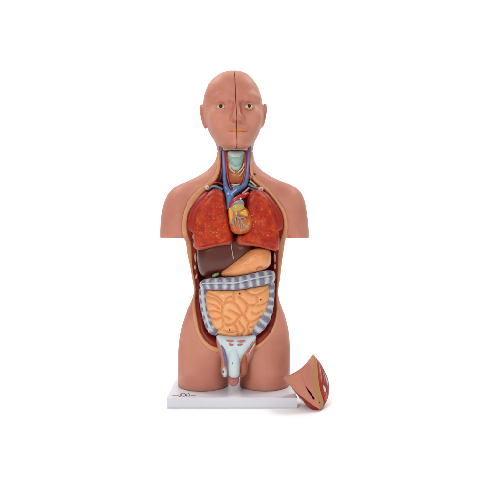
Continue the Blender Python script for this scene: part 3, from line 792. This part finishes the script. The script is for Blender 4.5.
tube('taenia', [([(202.2, 286, YC_ + .006), (202.5, 296, YC_ + .0095), (203.4, 304, YC_ + .007), (204.9, 312, YC_ + .0045), (207, 319.8, YC_ + .0005), (209.6, 326.2, YC_ - .0035), (212.6, 331.2, YC_ - .003)], [1.2, 1.5, 1.5, 1.4, 1.4, 1.4, 1.0])], TAEN, c2, squash=.5)
dc = [(270.8, 283, YC_ + .026), (270.6, 292, YC_ + .024), (270, 300, YC_ + .021), (268.4, 308, YC_ + .017), (265.6, 316, YC_ + .012), (261.4, 323.4, YC_ + .008), (257, 329.4, YC_ + .006), (254.4, 333.4, YC_ + .010)]
c3 = tube('colon', [(dc, [4.0, 3.9, 4.2, 4.9, 5.6, 5.7, 4.9, 3.4])], COLON, gut, n=24, per=12, squash=.7, mod=haus(.0195))

# ================================================================== MALE INSERT
ins = root('genital_insert', 'white and pink male genital insert hanging between the thighs below the intestines', 'anatomy insert')
YG = -.062
sc_ = puffy('scrotum', [(215.6, 337), (216.6, 346), (219.2, 354.6), (221.2, 361), (220.4, 367), (220, 372), (221.8, 376.2), (225.5, 378.6), (234, 378), (242, 378.4), (246.2, 375.4), (247.8, 371), (247.6, 366), (249.4, 361.4), (252.6, 358), (255.2, 350), (256.8, 340), (250, 336), (236, 336), (222, 335)], YG, YG + .010, .030, SCRO, ins, flat=1.6)
puffy('scrotum_wall', [(243, 352), (246.6, 351), (247.4, 358), (247, 366), (247.6, 371), (245.4, 375.6), (241.5, 377.4), (239.6, 370), (240.4, 360)], YG - .01, YG - .008, .017, RBRN, ins)
wf = puffy('fascia', [(215.8, 335.5), (225, 336.6), (237, 337.4), (249, 336.4), (256.8, 335.6), (256, 340.5), (252.5, 345.5), (248, 350.5), (243.8, 355), (241.6, 360), (240.8, 368), (240.2, 374.5), (238.6, 378), (234, 379), (229.4, 378), (227.8, 374), (227.6, 366), (226, 357.5), (223.4, 351), (219.4, 344.5), (216.6, 339.5)], YG - .01, YG - .003, .027, WHITE, ins, flat=1.6)
puffy('penis_shaft', [(229, 346), (234, 344.5), (239.4, 346), (240.6, 356), (240.4, 366), (239.8, 375), (237.6, 379), (230.4, 379), (228.2, 374), (228, 364), (227.6, 354)], YG - .02, YG - .012, .024, mat('shaft_pale_blue', (.62, .77, .80), .4, (.70, .80, .80), 70, .05, 200), ins, flat=1.3)
gl = puffy('glans', [(227.6, 378), (231, 376.6), (236, 376.6), (239.2, 378), (239.6, 381.6), (237.4, 385), (234, 387), (230.4, 385.6), (227.4, 382)], YG - .02, YG - .012, .020, GLANS, ins, flat=1.2)
tube('glans_groove', [([(233.4, 381.5, YG - .0325), (233.7, 384, YG - .029), (233.8, 386, YG - .02)], .35)], mat('groove_red', (.35, .07, .06), .5), gl)
for (a, b, c, d_) in ((226.4, 340.4, 233.4, 340.8), (228.4, 343.9, 233.8, 345), (237.8, 341.4, 245, 340.6), (236.2, 345, 242.4, 344.2)):
    tube('muscle_stripe', [([(a, b, YG - .0265), ((a + c) / 2, (b + d_) / 2 + .3, YG - .0295), (c, d_, YG - .0285)], [.6, 1.15, .6])], PINKS, wf, squash=.5)
tube('spermatic_cord', [([(221.6, 345.5, YG - .020), (223.6, 351, YG - .026), (225, 358, YG - .027), (225.6, 366, YG - .027)], [.7, 1.3, 1.4, 1.2])], PURP, ins, squash=.6)
puffy('testis', [(222.2, 368), (224.4, 366.4), (227, 368), (227.8, 373), (226.6, 377), (223.8, 377.6), (221.8, 374)], YG - .01, YG - .009, .017, mat('testis_white', (.74, .76, .72), .4, (.62, .70, .72), 90), ins)
blob('testis_duct', 222.9, 371.6, YG - .0245, .0018, .003, .0034, PURP, ins)
tube('fold_stripe', [([(246.6, 357, YG - .012), (250, 351.5, YG - .015), (254.6, 344, YG - .016)], .9)], CREAM2, ins, squash=.6)
tube('fold_stripe', [([(245, 353.5, YG - .018), (249, 348.6, YG - .021), (253.4, 342.6, YG - .019)], .8)], PINKS, ins, squash=.6)
tube('urethra_mark', [([(232.9, 362.6, YG - .0358), (232.3, 364.4, YG - .0358)], .4)], mat('mark_green', (.22, .34, .26), .4), ins)

# ================================================================== LOOSE INSERT
loose = root('loose_insert', 'loose wedge shaped female insert with a dark slit, leaning against the board', 'anatomy insert')
YL = -.10
YP = -.115                                            # the depth its outline is measured at
LO = [(284, 379.4), (292, 376.6), (301, 372), (309, 366.4), (314.6, 359.4), (317.4, 360), (320.6, 365.4), (325.6, 372), (330, 381), (332, 388), (331, 396), (328.6, 402), (322, 408), (316, 409.2), (310, 408.2), (303, 402), (297.2, 394.8), (290, 387), (285, 381.6)]
SKP = [(282, 379), (290.5, 374), (300, 368.4), (308, 362.6), (315.2, 356.6), (315.4, 362), (312.8, 369), (311.8, 379), (314.2, 390), (318, 400), (320, 406), (316, 405.4), (308, 400.4), (300, 394.6), (292, 387.6), (286, 382)]
TNP = [(314.8, 356.8), (317.6, 360.6), (318.8, 366), (318.4, 376), (319.2, 387), (321.8, 396), (323.8, 402.5), (321, 407.4), (317, 407.6), (316, 400), (311, 385), (311, 370)]
def lf(px, py, d):                                    # the front bulges towards the viewer along the slit
    t = ((px - 311) * .86 + (py - 388) * -.5)
    return YL - .036 + .00009 * (t + 3) ** 2 + .0014 * np.maximum(px - 318, 0) + .0005 * np.maximum(388 - py, 0) * .6
relief('wedge_body', LO, YP, lambda a, b, d: lf(a, b, d) + .006, lambda a, b, d: lf(a, b, d) + .013 + .045 * ss(b - np.interp(a, [284, 292, 301, 309, 315, 318, 330], [378, 376, 371, 365, 358, 356, 350]), 1, 20), mat('wedge_red', (.34, .016, .012), .45, (.48, .05, .025), 60, .3, 180, spec=.12), loose, rnd=.009)
def slit(Fd, g):
    px, py = P(g.X2, g.Z2, YP)
    s = sdline(px, py, [(305, 384.5), (308, 389), (311, 393.2), (313, 396.5)])
    s2 = sdline(px, py, [(300.6, 371.5), (302.4, 377), (305, 384.5)])
    c = np.maximum(g.up((s - (.25 + .62 * ss(py, 384, 391))) * .0023), g.Y - g.up(lf(px, py, None) + .009))
    c2 = np.maximum(g.up((s2 - .18) * .0023), g.Y - g.up(lf(px, py, None) + .0012))
    return smax(smax(Fd, -c, .0012), -c2, .0008)
relief('skin_panel', SKP, YP, lf, lambda a, b, d: lf(a, b, d) + .012, SKIN, loose, h=.0009, rnd=.0022, extra=slit)
relief('slit_shade', [(303.5, 383), (306.5, 384), (314.5, 396.5), (313, 398.5), (310.5, 397)], YP, lambda a, b, d: lf(a, b, d) + .0042, lambda a, b, d: lf(a, b, d) + .009, mat('slit_dark', (.018, .003, .003), .8, spec=.1), loose, rnd=.001)  # near-black sheet, paints the shade inside the slit
relief('fat_layer', TNP, YP, lambda a, b, d: lf(a, b, d) + .0022, lambda a, b, d: lf(a, b, d) + .014, TAN, loose, rnd=.003)
def loose_y(x, y): return float(lf(np.array(float(x)), np.array(float(y)), None)) + .006
def lp(name, pts, Hh, m): 
    c = np.mean(pts, 0); y = loose_y(*c)
    return relief(name, pts, YP, lambda a, b, d: lf(a, b, d) + .0085 - Hh * .55, lambda a, b, d: lf(a, b, d) + .02, m, loose, h=.0009, rnd=.004)
lp('muscle_section', [(320.4, 366), (322.6, 371), (323.4, 379), (322.6, 386), (320.8, 381), (320.2, 373)], .0075, mat('section_pink', (.58, .16, .12), .38, (.50, .06, .05), 90, coat=.2))
lp('muscle_section', [(323.4, 372), (326.2, 377.6), (327.4, 385), (326, 388), (324.4, 382)], .008, mat('section_dark', (.30, .03, .03), .38, (.42, .09, .07), 90, coat=.2))
lp('bone_section', [(323.2, 386.6), (325, 387), (327.2, 391), (327, 394), (324.4, 393)], .009, mat('section_cream', (.74, .62, .48), .4))
lp('membrane', [(326.2, 375), (328.4, 380.6), (330.6, 388), (329.2, 390.5), (327.6, 384)], .009, mat('section_grey', (.52, .56, .56), .35, (.34, .36, .38), 120, coat=.2))
lp('muscle_section', [(323.6, 393.6), (328, 393.4), (328.4, 398), (325.4, 402.6), (323.4, 399)], .008, mat('section_red', (.46, .03, .02), .36, (.54, .06, .03), 90, coat=.25))
lp('membrane', [(298.5, 397.2), (300.6, 397.8), (304.4, 401.2), (303, 402), (299.6, 399.4)], .005, mat('section_white', (.68, .62, .56), .4))
blob('pin_hole', 319.2, 402.4, loose_y(319.2, 402.4) - .0052, .0016, .002, .0016, DARK, loose)

# ================================================================== BOARD
board = root('base_board', 'flat white board with a dark printed emblem, under the torso', 'base board')
def box(name, x0, x1, y0, y1, z0, z1, m, parent, bev=.0015):
    import bmesh
    bm = bmesh.new(); bmesh.ops.create_cube(bm, size=1)
    for v in bm.verts:
        v.co = ((x0 + x1) / 2 + v.co.x * (x1 - x0), (y0 + y1) / 2 + v.co.y * (y1 - y0), (z0 + z1) / 2 + v.co.z * (z1 - z0))
    bmesh.ops.bevel(bm, geom=bm.edges[:], offset=bev, segments=3, profile=.5, affect='EDGES')
    me = bpy.data.meshes.new(name); bm.to_mesh(me); bm.free(); me.materials.append(m)
    for p in me.polygons: p.use_smooth = False
    o = bpy.data.objects.new(name, me); COL.objects.link(o); o.parent = parent
    return o
box('board_panel', -.1929, .1097, -.1105, .146, .0008, .0243, BOARD, board)

def strokes(name, lines, m, parent, wd):
    V, Q = [], []
    for ln in lines:
        q = [np.array(p, float) for p in ln]
        for a, b in zip(q[:-1], q[1:]):
            t = (b - a) / (np.linalg.norm(b - a) + 1e-9); nrm_ = np.array([-t[1], t[0]]) * wd * .5
            a2, b2 = a - t * wd * .3, b + t * wd * .3
            i = len(V)
            for z in (.0245, .0248):
                for p in (a2 + nrm_, a2 - nrm_, b2 - nrm_, b2 + nrm_): V.append((p[0], p[1], z))
            Q += [(i + 4, i + 5, i + 6, i + 7)] + [(i + k, i + (k + 1) % 4, i + 4 + (k + 1) % 4, i + 4 + k) for k in range(4)]
    return mesh_np(name, V, Q, m, parent, smooth=False)
def bp(px, py):                                       # a point printed on the board's top
    dist = (CZ - .0245) * F / (py - CY)
    return ((px - CX) * dist / F, dist - D)
arc = lambda cx, cy, rx, ry, a0, a1, n=14: [bp(cx + rx * math.cos(math.radians(a0 + (a1 - a0) * i / n)), cy - ry * math.sin(math.radians(a0 + (a1 - a0) * i / n))) for i in range(n + 1)]
strokes('emblem', [arc(183.4, 394.9, 2.0, 1.75, 0, 360), [bp(179.4, 396.9), bp(181.2, 393.0)], [bp(184.6, 396.3), bp(187.2, 393.6)], [bp(184.8, 393.6), bp(187.2, 396.2)],
                   arc(187.4, 394.8, 2.2, 1.9, -75, 75), [bp(178.8, 396.6), bp(180.4, 396.6)]], INK, board, .0013)
strokes('emblem_line', [[bp(172.6, 395.2), bp(178.6, 395.2)]], INK, board, .0015)
strokes('emblem_line', [[bp(191, 395.2), bp(195.6, 395.2)]], INK, board, .0015)

# ================================================================== GROUND, LIGHT, CAMERA
gm = mat('white_sweep', (1.18, 1.18, 1.18), .9, spec=0)
sv, n_ = [], 24
prof_ = [(-4.0, 0.0), (-1.5, 0.0), (-.6, 0.0), (0, 0), (.5, 0)] + [(.7 + .9 * math.sin(math.pi / 2 * i / n_), .9 - .9 * math.cos(math.pi / 2 * i / n_)) for i in range(n_ + 1)] + [(1.6, 1.6), (1.6, 2.6)]
for (yy, zz) in prof_: sv += [(-2.7, yy, zz), (2.7, yy, zz)]
gr = mesh_np('ground', sv, [(2 * i, 2 * i + 1, 2 * i + 3, 2 * i + 2) for i in range(len(prof_) - 1)], gm, None)
gr['kind'] = 'structure'

wd = bpy.data.worlds.new('World'); SC.world = wd; wd.use_nodes = True
nt = wd.node_tree; bg = nt.nodes['Background']
tc = nt.nodes.new('ShaderNodeTexCoord'); sp = nt.nodes.new('ShaderNodeSeparateXYZ')
nt.links.new(tc.outputs['Generated'], sp.inputs[0])
def mrange(src, a, b, c, d):
    n = nt.nodes.new('ShaderNodeMapRange'); n.interpolation_type = 'SMOOTHSTEP'
    for i, v in enumerate((a, b, c, d)): n.inputs[i + 1].default_value = v
    nt.links.new(src, n.inputs[0]); return n.outputs[0]
back = mrange(sp.outputs['Y'], .45, .8, .09, .25)       # lit white backdrop behind, darker room in front and beside
dt = nt.nodes.new('ShaderNodeVectorMath'); dt.operation = 'DOT_PRODUCT'; dt.inputs[1].default_value = (0, .25, .968)
nt.links.new(tc.outputs['Generated'], dt.inputs[0])
top = mrange(dt.outputs['Value'], .66, .92, 0, 1.35)       # added soft glow overhead and behind, to whiten the ground
ad = nt.nodes.new('ShaderNodeMath'); ad.operation = 'ADD'
nt.links.new(back, ad.inputs[0]); nt.links.new(top, ad.inputs[1])
nt.links.new(ad.outputs[0], bg.inputs['Strength']); bg.inputs['Color'].default_value = (1, 1, 1, 1)

def area(name, loc, tgt, size, power, col=(1, 1, 1)):
    L = bpy.data.lights.new(name, 'AREA'); L.shape = 'RECTANGLE'; L.size, L.size_y = size; L.energy = power; L.color = col
    o = bpy.data.objects.new(name, L); COL.objects.link(o); o.location = loc
    from mathutils import Vector
    o.rotation_euler = (Vector(tgt) - Vector(loc)).to_track_quat('-Z', 'Y').to_euler()
    return o
area('softbox', (-.80, -2.1, 1.45), (-.03, 0, .42), (.7, 1.0), 22)
area('softbox', (.95, -2.0, 1.1), (-.03, 0, .40), (.7, 1.0), 7)

for sx in (-1.1, 1.1):
    area('added_backdrop_light', (sx, .55, 1.95), (sx * .2, 1.5, .45), (.9, .6), 15)  # added pair out of view, brightens the sweep to white
cam = bpy.data.cameras.new('camera'); co = bpy.data.objects.new('camera', cam); COL.objects.link(co)
co.location = (0, -D, CZ); co.rotation_euler = (math.pi / 2, 0, 0)
cam.sensor_width = 36; cam.lens = 36 * F / 500; cam.shift_y = -(250 - CY) / 500; cam.clip_start = .05; cam.clip_end = 500
SC.camera = co
vs = SC.view_settings; vs.view_transform = 'Standard'; vs.look = 'None'; vs.exposure = .25; vs.gamma = 1
SC.render.engine = 'CYCLES'; SC.cycles.use_denoising = True
SC.cycles.max_bounces = 6

# give every thing's Empty its place at the foot of its parts
bpy.context.view_layer.update()
for t in THINGS:
    lo = np.array([1e9] * 3); hi = -lo
    st = list(t.children)
    for c in st:
        for v in c.bound_box:
            lo = np.minimum(lo, v); hi = np.maximum(hi, v)
    p = ((lo[0] + hi[0]) / 2, (lo[1] + hi[1]) / 2, lo[2])
    t.location = p
    for c in st: c.location = (-p[0], -p[1], -p[2])
